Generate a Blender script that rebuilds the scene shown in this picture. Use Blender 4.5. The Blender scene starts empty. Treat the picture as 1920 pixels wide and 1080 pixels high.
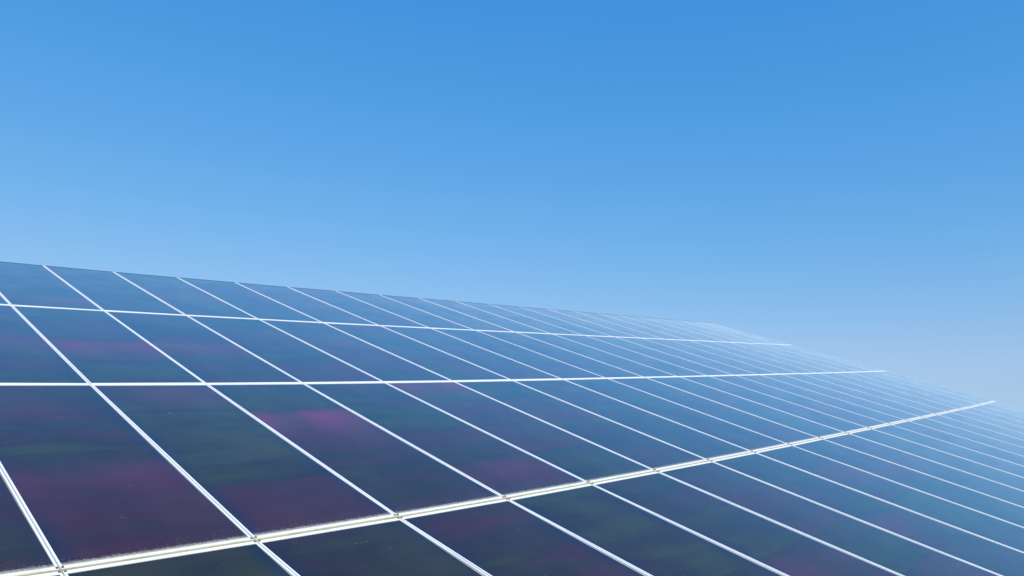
import bpy, math, random
from mathutils import Vector, Matrix

random.seed(11)
SC = bpy.context.scene
COL = SC.collection

# ------------------------------------------------------------------ array geometry (lens, pose and slight bow of the array)
F_PX = 1357.98
ROT = (-1.31628, -0.724384, -0.490015)
TRA = (-7.31865, -0.331534, 9.38309)
BZ = (0.0148385, 0.0483355, -0.0104781, 0.000665786, -0.00855236, 0.0170527, -0.00091507)
BU = (0.0574282, -0.0861418, -0.025435, -0.174602, -0.0677199, -0.0572231, 0.0193833, 0.269607, 0.0734547, 0.0291034, -0.0368779, 0.0394319)
BV = (-0.110199, -0.321103, -0.246975, 0.12064, 0.0644609, -0.0336651, -0.111117, -0.126378, -0.00479877, 0.0432844, 0.0374688, -0.0764574)
ROWS = (0.0, 2.741707, 5.558183, 8.394407, 11.40)     # row joints, in column widths down the slope
K_END = 20                                               # far end of the array (column index)
S = 0.75                                                 # metres per column width
PITCH = math.radians(16.5)

a_ = math.sqrt(sum(c * c for c in ROT))
RC = Matrix.Rotation(a_, 3, Vector(ROT))                 # array axes -> camera axes (x right, y down, z ahead)
up_c = Vector((0, -math.cos(PITCH), math.sin(PITCH)))
x_c = Vector((1, 0, 0))
y_c = up_c.cross(x_c)
WC = Matrix((x_c, y_c, up_c))                            # camera axes -> world axes
CAM_H = 1.95

def poly(c, x, y):
    """terms x^(d-i) y^i of degree 2, 3, ..."""
    t, n, d = 0.0, 0, 2
    while n < len(c):
        for i in range(d + 1):
            t += c[n] * x ** (d - i) * y ** i; n += 1
        d += 1
    return t

def W(u, v, h=0.0):
    """point of the array: u columns along the row, v down the slope, h above the glass -> world"""
    x, y = (u - 9) / 11, (v - 5.6) / 5.6
    p = Vector((u + poly(BU, x, y), v + poly(BV, x, y), poly(BZ, x, y) - h))
    q = RC @ p + Vector(TRA)
    return (WC @ q) * S + Vector((0, 0, CAM_H))

# ------------------------------------------------------------------ camera
cam_d = bpy.data.cameras.new("camera")
cam = bpy.data.objects.new("camera", cam_d); COL.objects.link(cam)
cam_d.sensor_width = 36.0
cam_d.lens = 36.0 * F_PX / 1920.0
cam_d.clip_start, cam_d.clip_end = 0.05, 20000
m = (WC @ Matrix(((1, 0, 0), (0, -1, 0), (0, 0, -1)))).to_4x4()
m.translation = Vector((0, 0, CAM_H))
cam.matrix_world = m
SC.camera = cam

# ------------------------------------------------------------------ sky, sun, exposure
SUN_EL, SUN_ROT = math.radians(36), math.radians(160)
w = bpy.data.worlds.new("World"); SC.world = w; w.use_nodes = True
nt = w.node_tree
bg = nt.nodes["Background"]
sky = nt.nodes.new("ShaderNodeTexSky"); sky.sky_type = 'NISHITA'
sky.sun_disc = False
sky.sun_elevation, sky.sun_rotation = SUN_EL, SUN_ROT
sky.altitude = 0
sky.air_density, sky.dust_density, sky.ozone_density = 1.9, 0.6, 1.2
STRENGTH = 0.12
bg.inputs[1].default_value = STRENGTH
sep_ = nt.nodes.new("ShaderNodeSeparateColor"); com_ = nt.nodes.new("ShaderNodeCombineColor")
nt.links.new(sky.outputs[0], sep_.inputs[0]); nt.links.new(com_.outputs[0], bg.inputs[0])
chan_ = []
for i_, (g_, c_) in enumerate(zip((1.66, 0.749, 0.35), (0.90, 0.722, 0.975))):      # film response of the blue sky, the same in every direction
    pw = nt.nodes.new("ShaderNodeMath"); pw.operation = 'POWER'; pw.inputs[1].default_value = g_
    ml = nt.nodes.new("ShaderNodeMath"); ml.operation = 'MULTIPLY'; ml.inputs[1].default_value = c_ * STRENGTH ** (g_ - 1)
    nt.links.new(sep_.outputs[i_], pw.inputs[0]); nt.links.new(pw.outputs[0], ml.inputs[0]); nt.links.new(ml.outputs[0], com_.inputs[i_]); chan_.append(ml)
lim = nt.nodes.new("ShaderNodeMath"); lim.operation = 'MULTIPLY'; lim.inputs[1].default_value = 0.66      # the horizon stays pale blue, not pink
mn = nt.nodes.new("ShaderNodeMath"); mn.operation = 'SMOOTH_MIN'; mn.inputs[2].default_value = 0.06 / STRENGTH
nt.links.new(chan_[1].outputs[0], lim.inputs[0]); nt.links.new(chan_[0].outputs[0], mn.inputs[0]); nt.links.new(lim.outputs[0], mn.inputs[1])
nt.links.new(mn.outputs[0], com_.inputs[0])
sd = Vector((math.sin(SUN_ROT) * math.cos(SUN_EL), math.cos(SUN_ROT) * math.cos(SUN_EL), math.sin(SUN_EL)))
sl = bpy.data.lights.new("sun", 'SUN'); sun = bpy.data.objects.new("sun", sl); COL.objects.link(sun)
sl.energy = 4.8; sl.angle = math.radians(0.53); sl.color = (1, 0.96, 0.9)
sun.rotation_euler = sd.to_track_quat('Z', 'Y').to_euler()
SC.view_settings.view_transform = 'Standard'; SC.view_settings.look = 'None'
SC.view_settings.exposure = 0.0; SC.view_settings.gamma = 1.0
SC.view_settings.use_curve_mapping = False

# ------------------------------------------------------------------ material helpers
class N:
    def __init__(s, name):
        s.m = bpy.data.materials.new(name); s.m.use_nodes = True
        s.t = s.m.node_tree; s.b = s.t.nodes["Principled BSDF"]
    def set(s, sock, v):
        if isinstance(v, bpy.types.NodeSocket): s.t.links.new(v, sock)
        else: sock.default_value = v
    def math(s, op, a, b=0.0, c=0.0, clamp=False):
        n = s.t.nodes.new("ShaderNodeMath"); n.operation = op; n.use_clamp = clamp
        for i, v in enumerate((a, b, c)): s.set(n.inputs[i], v)
        return n.outputs[0]
    def rng(s, v, a, b, c=0.0, d=1.0):
        n = s.t.nodes.new("ShaderNodeMapRange"); n.interpolation_type = 'SMOOTHSTEP'
        for i, q in enumerate((v, a, b, c, d)): s.set(n.inputs[i], q)
        return n.outputs[0]
    def xyz(s, x, y, z):
        n = s.t.nodes.new("ShaderNodeCombineXYZ")
        for i, q in enumerate((x, y, z)): s.set(n.inputs[i], q)
        return n.outputs[0]
    def noise(s, vec, scale=1.0, detail=3.0, rough=0.5):
        n = s.t.nodes.new("ShaderNodeTexNoise")
        s.set(n.inputs["Vector"], vec); n.inputs["Scale"].default_value = scale
        n.inputs["Detail"].default_value = detail; n.inputs["Roughness"].default_value = rough
        return n.outputs["Fac"]
    def voro(s, vec, scale):
        n = s.t.nodes.new("ShaderNodeTexVoronoi"); s.set(n.inputs["Vector"], vec); n.inputs["Scale"].default_value = scale
        return n.outputs["Distance"], n.outputs["Color"]
    def ramp(s, v, stops):
        n = s.t.nodes.new("ShaderNodeValToRGB"); s.set(n.inputs[0], v); e = n.color_ramp.elements
        while len(e) < len(stops): e.new(0.5)
        for el, (p, c) in zip(e, stops): el.position = p; el.color = (*c, 1)
        return n.outputs[0]
    def mix(s, f, a, b, mode='MIX'):
        n = s.t.nodes.new("ShaderNodeMix"); n.data_type = 'RGBA'; n.blend_type = mode
        s.set(n.inputs[0], f)
        for i, q in ((6, a), (7, b)): s.set(n.inputs[i], (*q, 1) if isinstance(q, tuple) and len(q) == 3 else q)
        return n.outputs[2]
    def coord(s, which):
        return s.t.nodes.new("ShaderNodeTexCoord").outputs[which]

SKY_FADE = 0.0005  # strength of the sky sheen painted over the glass at flat angles
def glass_material(name, lower_dust):
    g = N(name)
    sep = g.t.nodes.new("ShaderNodeSeparateXYZ"); g.t.links.new(g.coord("UV"), sep.inputs[0])
    s, t = sep.outputs[0], sep.outputs[1]
    info = g.t.nodes.new("ShaderNodeObjectInfo")
    sc = g.t.nodes.new("ShaderNodeSeparateColor"); g.t.links.new(info.outputs["Color"], sc.inputs[0])
    hue, band_t, band_a, seed = sc.outputs[0], sc.outputs[1], sc.outputs[2], info.outputs["Alpha"]
    sd_ = g.math('MULTIPLY', seed, 61.7)
    # coating: colour streaks that run along the row, different on each module
    streak = g.noise(g.xyz(g.math('MULTIPLY', s, 0.35), g.math('MULTIPLY', t, 7.0), sd_), 1.0, 3.0, 0.55)
    cloud = g.noise(g.xyz(g.math('MULTIPLY', s, 1.3), g.math('MULTIPLY', t, 1.8), g.math('ADD', sd_, 9.3)), 1.0, 2.0)
    k = g.math('ADD', g.math('MULTIPLY', streak, 0.75), g.math('MULTIPLY', cloud, 0.45))
    k = g.math('ADD', k, g.math('SUBTRACT', g.math('MULTIPLY', hue, 0.42), 0.31))
    colr = g.ramp(k, [(0.14, (0.009, 0.020, 0.016)), (0.30, (0.027, 0.028, 0.009)), (0.42, (0.018, 0.013, 0.011)),
                      (0.54, (0.032, 0.010, 0.016)), (0.72, (0.044, 0.007, 0.014)), (0.90, (0.028, 0.022, 0.008))])
    d = g.math('SUBTRACT', t, band_t)
    band = g.math('MULTIPLY', g.rng(d, -0.05, 0.03), g.rng(d, 0.0, 0.26, 1.0, 0.0))
    band = g.math('MULTIPLY', band, g.rng(g.noise(g.xyz(g.math('MULTIPLY', s, 1.3), 0.0, g.math('ADD', sd_, 4.0)), 1.0, 1.0), 0.2, 0.65))
    e = g.math('MINIMUM', s, g.math('SUBTRACT', 1.0, s))
    ed = g.math('MULTIPLY', g.rng(e, 0.0, 0.16, 1.0, 0.0), g.rng(cloud, 0.25, 0.6))
    colr = g.mix(g.math('MULTIPLY', ed, 0.6), colr, (0.004, 0.010, 0.036))
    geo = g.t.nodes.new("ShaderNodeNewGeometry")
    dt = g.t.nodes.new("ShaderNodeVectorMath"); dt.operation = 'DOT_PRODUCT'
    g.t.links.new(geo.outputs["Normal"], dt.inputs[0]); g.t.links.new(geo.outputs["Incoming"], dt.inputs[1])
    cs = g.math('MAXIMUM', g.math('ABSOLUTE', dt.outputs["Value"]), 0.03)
    # interference blue painted into the base colour at flat angles, boosting the sky reflection
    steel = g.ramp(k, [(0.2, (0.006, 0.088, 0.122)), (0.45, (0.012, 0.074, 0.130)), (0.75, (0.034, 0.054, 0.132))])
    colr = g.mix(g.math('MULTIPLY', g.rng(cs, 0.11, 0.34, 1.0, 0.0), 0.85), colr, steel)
    colr = g.mix(g.math('MULTIPLY', band, g.math('MULTIPLY', band_a, 0.85)), colr, (0.165, 0.010, 0.075))
    # scribed cell lines
    line = g.math('SINE', g.math('MULTIPLY', t, 2 * math.pi * 150))
    amp = g.math('ADD', g.rng(t, 0.0, 0.10, 0.40, 0.14), 0.02)
    colr = g.mix(g.math('MULTIPLY', g.rng(line, 0.3, 1.0), amp), colr, (0.0, 0.0, 0.0))
    # dust: thin film, drift along the lower edge, drops and smears
    metric = g.xyz(g.math('MULTIPLY', s, 0.75), g.math('MULTIPLY', t, 2.1), sd_)
    n1 = g.noise(metric, 3.0, 5.0, 0.65); n2 = g.noise(metric, 80.0, 3.0, 0.6)
    film = g.math('MULTIPLY', g.rng(n1, 0.35, 0.75), 0.012)
    drift = g.math('ADD', t, g.math('MULTIPLY', g.math('SUBTRACT', n2, 0.5), 0.013 * lower_dust))
    drift = g.math('ADD', g.math('MULTIPLY', g.rng(drift, 1.0 - 0.016 * lower_dust, 1.0), 0.75),
                   g.math('MULTIPLY', g.math('MULTIPLY', g.rng(drift, 1.0 - 0.06 * lower_dust, 1.0), g.rng(n2, 0.45, 0.7)), 0.06))
    vd, vc = g.voro(g.xyz(g.math('MULTIPLY', s, 0.75), g.math('MULTIPLY', t, 2.1), 0.0), 26.0)
    vs = g.t.nodes.new("ShaderNodeSeparateColor"); g.t.links.new(vc, vs.inputs[0])
    drop = g.math('MULTIPLY', g.rng(vd, 0.03, 0.075, 1.0, 0.0), g.rng(g.math('FRACT', g.math('ADD', vs.outputs[0], sd_)), 0.82, 0.97))
    drop = g.math('MULTIPLY', drop, g.rng(n2, 0.4, 0.6))
    wv = g.t.nodes.new("ShaderNodeTexNoise"); g.set(wv.inputs["Vector"], metric); wv.inputs["Scale"].default_value = 5.0
    ridge = g.math('ABSOLUTE', g.math('SUBTRACT', wv.outputs["Fac"], 0.5))
    scr = g.math('MULTIPLY', g.rng(ridge, 0.0, 0.004, 1.0, 0.0), g.rng(g.noise(g.xyz(s, g.math('MULTIPLY', t, 3.0), g.math('ADD', sd_, 2.0)), 6.0, 2.0), 0.64, 0.72))
    dust = g.math('MAXIMUM', g.math('ADD', film, drift, clamp=True), g.math('MAXIMUM', g.math('MULTIPLY', drop, 0.35), g.math('MULTIPLY', scr, 0.20)))
    colr = g.mix(dust, colr, (0.50, 0.47, 0.38))
    b = g.b
    g.set(b.inputs["Base Color"], colr)
    g.set(b.inputs["Roughness"], g.math('ADD', 0.06, g.math('MULTIPLY', dust, 0.8, clamp=True)))
    b.inputs["IOR"].default_value = 1.22
    b.inputs["Coat Weight"].default_value = 1.0
    b.inputs["Coat IOR"].default_value = 1.24
    b.inputs["Coat Roughness"].default_value = 0.05
    b.inputs["Sheen Weight"].default_value = 0.0
    b.inputs["Sheen Roughness"].default_value = 0.3
    b.inputs["Sheen Tint"].default_value = (0.85, 0.92, 1, 1)
    bp = g.t.nodes.new("ShaderNodeBump"); bp.inputs["Strength"].default_value = 0.02; bp.inputs["Distance"].default_value = 0.01
    g.set(bp.inputs["Height"], n1); g.t.links.new(bp.outputs[0], b.inputs["Normal"])
    # sky sheen painted as a pale, dusty blue layer, stronger at flat angles
    tau = g.math('MULTIPLY', g.math('POWER', cs, -3.0), g.math('MULTIPLY', g.rng(n1, 0.2, 0.8, 0.7, 1.3), SKY_FADE))
    fade = g.math('SUBTRACT', 1.0, g.math('POWER', math.e, g.math('MULTIPLY', tau, -1.0)))
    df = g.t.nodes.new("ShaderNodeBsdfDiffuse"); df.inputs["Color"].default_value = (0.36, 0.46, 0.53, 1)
    mx = g.t.nodes.new("ShaderNodeMixShader"); g.set(mx.inputs[0], fade)
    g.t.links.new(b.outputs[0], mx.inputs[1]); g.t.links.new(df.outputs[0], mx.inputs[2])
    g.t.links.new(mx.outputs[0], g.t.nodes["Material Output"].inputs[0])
    return g.m

def metal_material(name, base, dirt, amount, rough=0.42, metallic=0.15):
    g = N(name); c = g.coord("Object")
    n1 = g.noise(c, 9.0, 5.0, 0.65); n2 = g.noise(c, 70.0, 4.0, 0.6)
    f = g.math('MULTIPLY', g.math('ADD', g.rng(n1, 0.42, 0.72), g.math('MULTIPLY', g.rng(n2, 0.5, 0.75), 0.8)), amount, clamp=True)
    g.set(g.b.inputs["Base Color"], g.mix(f, base, dirt))
    g.set(g.b.inputs["Roughness"], g.math('ADD', rough, g.math('MULTIPLY', f, 0.3)))
    g.b.inputs["Metallic"].default_value = metallic
    return g.m

M_GLASS = glass_material("coated_glass", 0.35)
M_GLASS_DUSTY = glass_material("coated_glass_dusty", 1.0)
M_FRAME = metal_material("frame_aluminium", (0.84, 0.84, 0.86), (0.62, 0.60, 0.58), 0.35)
M_FRAME_DUSTY = metal_material("frame_aluminium_dusty", (0.83, 0.81, 0.73), (0.60, 0.55, 0.43), 0.6)
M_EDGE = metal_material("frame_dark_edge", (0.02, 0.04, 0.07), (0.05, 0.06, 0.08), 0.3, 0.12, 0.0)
M_STRIP = metal_material("joint_strip_dusty", (0.36, 0.30, 0.17), (0.22, 0.18, 0.10), 0.8, 0.7, 0.0)
M_BACK = metal_material("back_sheet_grey", (0.06, 0.065, 0.06), (0.12, 0.12, 0.10), 0.3, 0.6, 0.0)
M_RAIL = metal_material("rack_steel", (0.20, 0.20, 0.20), (0.12, 0.10, 0.08), 0.5, 0.5, 0.5)
M_CLAMP = metal_material("clamp_dark", (0.16, 0.14, 0.10), (0.04, 0.035, 0.03), 0.5, 0.5, 0.3)

g = N("dry_ground")
c = g.coord("Object")
f1 = g.noise(c, 0.25, 6.0, 0.6); f2 = g.noise(c, 6.0, 6.0, 0.7)
cc = g.ramp(f1, [(0.3, (0.16, 0.13, 0.07)), (0.5, (0.10, 0.11, 0.045)), (0.7, (0.21, 0.17, 0.10))])
cc = g.mix(g.rng(f2, 0.3, 0.7), cc, (0.12, 0.095, 0.06))
g.set(g.b.inputs["Base Color"], cc); g.b.inputs["Roughness"].default_value = 0.95
bp = g.t.nodes.new("ShaderNodeBump"); bp.inputs["Strength"].default_value = 0.6; bp.inputs["Distance"].default_value = 0.08
g.set(bp.inputs["Height"], f2); g.t.links.new(bp.outputs[0], g.b.inputs["Normal"])
M_GROUND = g.m

# ------------------------------------------------------------------ object helpers
FACES = [(0, 1, 2, 3), (7, 6, 5, 4), (0, 4, 5, 1), (1, 5, 6, 2), (2, 6, 7, 3), (3, 7, 4, 0)]

def link(name, me, parent=None):
    o = bpy.data.objects.new(name, me); COL.objects.link(o); o.parent = parent
    return o

TILT = [0.0, 0.0, 0.0, 0.0, 0.0]      # centre u, centre v, slope along u, slope along v, lift of the panel being built
def hh(u, v): return (u - TILT[0]) * TILT[2] + (v - TILT[1]) * TILT[3] + TILT[4]

def slab_verts(u0, u1, v0, v1, top, bot, org):
    q = [(u0, v1), (u1, v1), (u1, v0), (u0, v0)]
    return [W(u, v, top + hh(u, v)) - org for u, v in q] + [W(u, v, bot + hh(u, v)) - org for u, v in q]

def slab(name, rect, top, bot, mat, parent, org, uvbox=None):
    """one closed block lying in the array surface; rect = u0,u1,v0,v1 ; the vertices run counter-clockwise seen from above"""
    u0, u1, v0, v1 = rect
    me = bpy.data.meshes.new(name)
    me.from_pydata(slab_verts(u0, u1, v0, v1, top, bot, org), [], FACES)
    me.materials.append(mat)
    if uvbox:
        a, b_, c_, d_ = uvbox
        uq = [((u - a) / (b_ - a), (v - c_) / (d_ - c_)) for u, v in ((u0, v1), (u1, v1), (u1, v0), (u0, v0))]
        lay = me.uv_layers.new(name="panel")
        for lp in me.loops: lay.data[lp.index].uv = uq[lp.vertex_index % 4]
    return link(name, me, parent)

def strip(name, u0, u1, v0, v1, top, bot, mat, parent, org, n=24):
    vs, fs = [], []
    for i in range(n + 1):
        u = u0 + (u1 - u0) * i / n
        vs += [W(u, v1, top) - org, W(u, v0, top) - org, W(u, v0, bot) - org, W(u, v1, bot) - org]
        if i:
            p, q = 4 * (i - 1), 4 * i
            for j in range(4): fs.append((p + j, q + j, q + (j + 1) % 4, p + (j + 1) % 4))
    fs += [(0, 1, 2, 3), (4 * n + 3, 4 * n + 2, 4 * n + 1, 4 * n)]
    me = bpy.data.meshes.new(name); me.from_pydata(vs, [], fs); me.materials.append(mat)
    return link(name, me, parent)

# ------------------------------------------------------------------ ground: a hillside under the array, falling to a plain that reaches the horizon
def axis(lo, hi, step):
    a = []; x = lo
    while x <= hi + 1e-6: a.append(x); x += step
    d = step; l, r = lo, hi; L, Rr = [], []
    while l > -6000: d *= 1.5; l -= d; r += d; L.append(l); Rr.append(r)
    return L[::-1] + a + Rr

e0 = W(8, 5.6); eu = (W(9, 5.6) - W(8, 5.6)) / 1.0; ev = W(8, 6.6) - W(8, 5.6)
nrm = ev.cross(eu).normalized()
if nrm.z < 0: nrm = -nrm
BASE = W(8, 11.3).z - 1.0
det = eu.x * ev.y - eu.y * ev.x
def sm(x, a, b):
    x = min(1, max(0, (x - a) / (b - a))); return x * x * (3 - 2 * x)
def ground_z(x, y):
    zp = e0.z - (nrm.x * (x - e0.x) + nrm.y * (y - e0.y)) / nrm.z
    dx, dy = x - e0.x, y - e0.y
    u = 8 + (dx * ev.y - dy * ev.x) / det; v = 5.6 + (eu.x * dy - eu.y * dx) / det
    mk = sm(u, -16, -6) * (1 - sm(u, 20.5, 30)) * sm(v, -9, -0.6) * (1 - sm(v, 12.5, 22))
    bump = 0.03 * math.sin(x * 1.7 + 0.6 * y) * math.sin(y * 1.3 - 0.4 * x)
    return BASE + (max(zp - 0.75, BASE - 0.6) - BASE) * mk + bump * (1 if abs(x) + abs(y) < 60 else 0)
xs, ys = axis(-20, 26, 0.8), axis(-12, 30, 0.8)
gv = [(x, y, ground_z(x, y)) for y in ys for x in xs]
nx = len(xs)
gf = [(j * nx + i, j * nx + i + 1, (j + 1) * nx + i + 1, (j + 1) * nx + i) for j in range(len(ys) - 1) for i in range(nx - 1)]
me = bpy.data.meshes.new("ground"); me.from_pydata(gv, [], gf); me.materials.append(M_GROUND)
for p in me.polygons: p.use_smooth = True
gr = link("ground", me); gr['kind'] = 'structure'; gr['label'] = 'dry grassy hillside under the solar array'

# ------------------------------------------------------------------ the panels
FIRST = {0: -2, 1: -3, 2: -4, 3: -4}          # first column of each row (two beyond the left edge of the picture)
SEEN = {0: 0, 1: -1, 2: -2, 3: -1}            # first column that shows in the picture
GAP_U = 0.0050                                # half the gap between two columns
RAIL_U = 0.0105
H_RAIL = 0.0032                               # how far the frame stands above the glass (column widths)
DEEP = 0.05
GAP_V = {0: 0.0, 1: 0.003, 2: 0.004, 3: 0.012, 4: 0.012}
RAIL_V = {0: 0.010, 1: 0.025, 2: 0.026, 3: 0.0255, 4: 0.0255}
ORD = ['', 'first', 'second', 'third', 'fourth', 'fifth', 'sixth', 'seventh', 'eighth', 'ninth', 'tenth', 'eleventh', 'twelfth', 'thirteenth']
ROWTXT = ['top row', 'second row from the top', 'third row above the thick cream joint', 'bottom row below the thick cream joint']
# magenta / violet bands the coating shows: (row, column) -> (place down the panel, strength)
BANDS = {(1, 0): (0.52, 0.75), (1, -1): (0.50, 0.4), (1, 1): (0.50, 0.45), (2, 1): (0.29, 1.0), (2, 3): (0.0, 0.7), (1, 3): (0.35, 0.45),
         (2, 2): (0.80, 0.3), (2, 0): (0.04, 0.25), (2, -1): (0.60, 0.25), (3, 6): (0.22, 0.35), (3, 3): (0.56, 0.25), (0, 0): (0.80, 0.4),
         (0, 2): (0.55, 0.35)}
HUE = {(2, 0): [0.45, 0.18, 0.2, 0.62], (2, -1): [0.42, 0.40, 0.62, 0.66], (2, 1): [0.3, 0.5, 0.55, 0.55], (2, 2): [0.35, 0.2, 0.62, 0.66],
       (3, 0): [0.36, 0.5, 0.6, 0.5], (3, 1): [0.42, 0.38, 0.55, 0.5], (3, -1): [0.15, 0.3, 0.5, 0.5], (3, 2): [0.2, 0.2, 0.5, 0.4]}

def make_panel(r, k):
    v0, v1 = ROWS[r], ROWS[r + 1]
    jit = random.uniform(-0.0015, 0.0015)
    org = W(k + 0.5, (v0 + v1) / 2, -DEEP)
    TILT[:] = [k + 0.5, (v0 + v1) / 2, random.uniform(-0.002, 0.002), random.uniform(-0.0008, 0.0008), random.uniform(0, 0.0012)]
    P = bpy.data.objects.new("solar_panel", None); COL.objects.link(P)
    P.location = org; P.empty_display_size = 0.2
    P['category'] = 'solar panel'; P['group'] = 'solar panels on the sloping array'
    i_left, i_far = k - SEEN[r] + 1, K_END - k
    if i_left < 1:
        P['label'] = f"dark panel, {ROWTXT[r]}, {ORD[1 - i_left]} beyond the left picture edge"
    elif i_left <= 9:
        tone = 'purple and green' if i_left <= 4 else 'dark blue'
        P['label'] = f"{tone} panel, {ROWTXT[r]}, {ORD[i_left]} from the left edge"
    else:
        tone = 'pale sky-reflecting' if i_far <= 7 else 'blue'
        P['label'] = f"{tone} panel, {ROWTXT[r]}, {ORD[i_far]} from the far end"
    a, b_ = k + GAP_U + jit, k + 1 - GAP_U + jit
    c_, d_ = v0 + GAP_V[r], v1 - GAP_V[r + 1]
    ia, ib, ic, id_ = a + RAIL_U, b_ - RAIL_U, c_ + RAIL_V[r], d_ - RAIL_V[r + 1]
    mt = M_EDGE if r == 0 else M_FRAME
    mb = M_FRAME_DUSTY if r == 2 else M_FRAME
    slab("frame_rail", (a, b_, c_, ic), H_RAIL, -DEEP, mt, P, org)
    slab("frame_rail", (a, b_, id_, d_), H_RAIL, -DEEP, mb, P, org)
    slab("frame_rail", (a, ia, ic, id_), H_RAIL, -DEEP, M_FRAME, P, org)
    slab("frame_rail", (ib, b_, ic, id_), H_RAIL, -DEEP, M_FRAME, P, org)
    bt, ba = BANDS.get((r, k), (random.uniform(0.0, 0.8), random.choice((0, 0, 0.10, 0.20))))
    hues = HUE.get((r, k)) or [random.uniform(0.15, 0.75) for _ in range(4)]
    seed = random.random()
    gm = M_GLASS_DUSTY if r == 2 else M_GLASS
    L = (id_ - ic) / 4
    for q in range(4):
        g0, g1 = ic + q * L + (0.0006 if q else 0), ic + (q + 1) * L - (0.0006 if q < 3 else 0)
        o = slab("glass_sheet", (ia, ib, g0, g1), 0.0, -0.012, gm, P, org, (ia, ib, ic, id_))
        o.color = (hues[q], bt, ba, seed)
    slab("back_sheet", (ia, ib, ic, id_), -0.013, -0.018, M_BACK, P, org)
    if r in (2, 3):                                       # clamp plates at the corners on the thick joint
        for x0, x1 in ((a + 0.003, a + 0.013), (b_ - 0.013, b_ - 0.003)):
            y = d_ - 0.009 if r == 2 else c_ + 0.009
            slab("clamp", (x0, x1, y - 0.005, y + 0.005), H_RAIL + 0.006, H_RAIL + 0.0002, M_CLAMP, P, org)
    return P

for r in range(4):
    for k in range(FIRST[r], K_END):
        make_panel(r, k)

# ------------------------------------------------------------------ the rack that carries them
org = W(8, 5.6, -0.3)
R_ = bpy.data.objects.new("mounting_rack", None); COL.objects.link(R_); R_.location = org
R_['label'] = 'metal mounting rack with a cream dusty strip showing in the joints between panel rows'; R_['category'] = 'mounting rack'
for j, half in ((1, 0.003), (2, 0.004), (3, 0.012)):
    strip("joint_strip", FIRST[j] + 0.02, K_END - 0.02, ROWS[j] - half + 0.0006, ROWS[j] + half - 0.0006, 0.0, -0.02, M_STRIP if j == 3 else M_FRAME_DUSTY, R_, org, 48)
for r in range(4):
    for fr in (0.2, 0.8):
        v = ROWS[r] + (ROWS[r + 1] - ROWS[r]) * fr
        strip("support_rail", FIRST[r] + 0.05, K_END - 0.05, v - 0.03, v + 0.03, -DEEP - 0.002, -DEEP - 0.09, M_RAIL, R_, org, 24)
for r in range(4):
    v = ROWS[r] + (ROWS[r + 1] - ROWS[r]) * 0.8
    for k in range(FIRST[r] + 1, K_END, 4):
        p = W(k, v, -DEEP - 0.094); gz = ground_z(p.x, p.y) - 0.1
        me = bpy.data.meshes.new("post"); h = 0.03
        q = [(-h, -h), (h, -h), (h, h), (-h, h)]
        me.from_pydata([Vector((p.x + x, p.y + y, p.z)) - org for x, y in q] + [Vector((p.x + x, p.y + y, gz)) - org for x, y in q], [], FACES)
        me.materials.append(M_RAIL); link("post", me, R_)
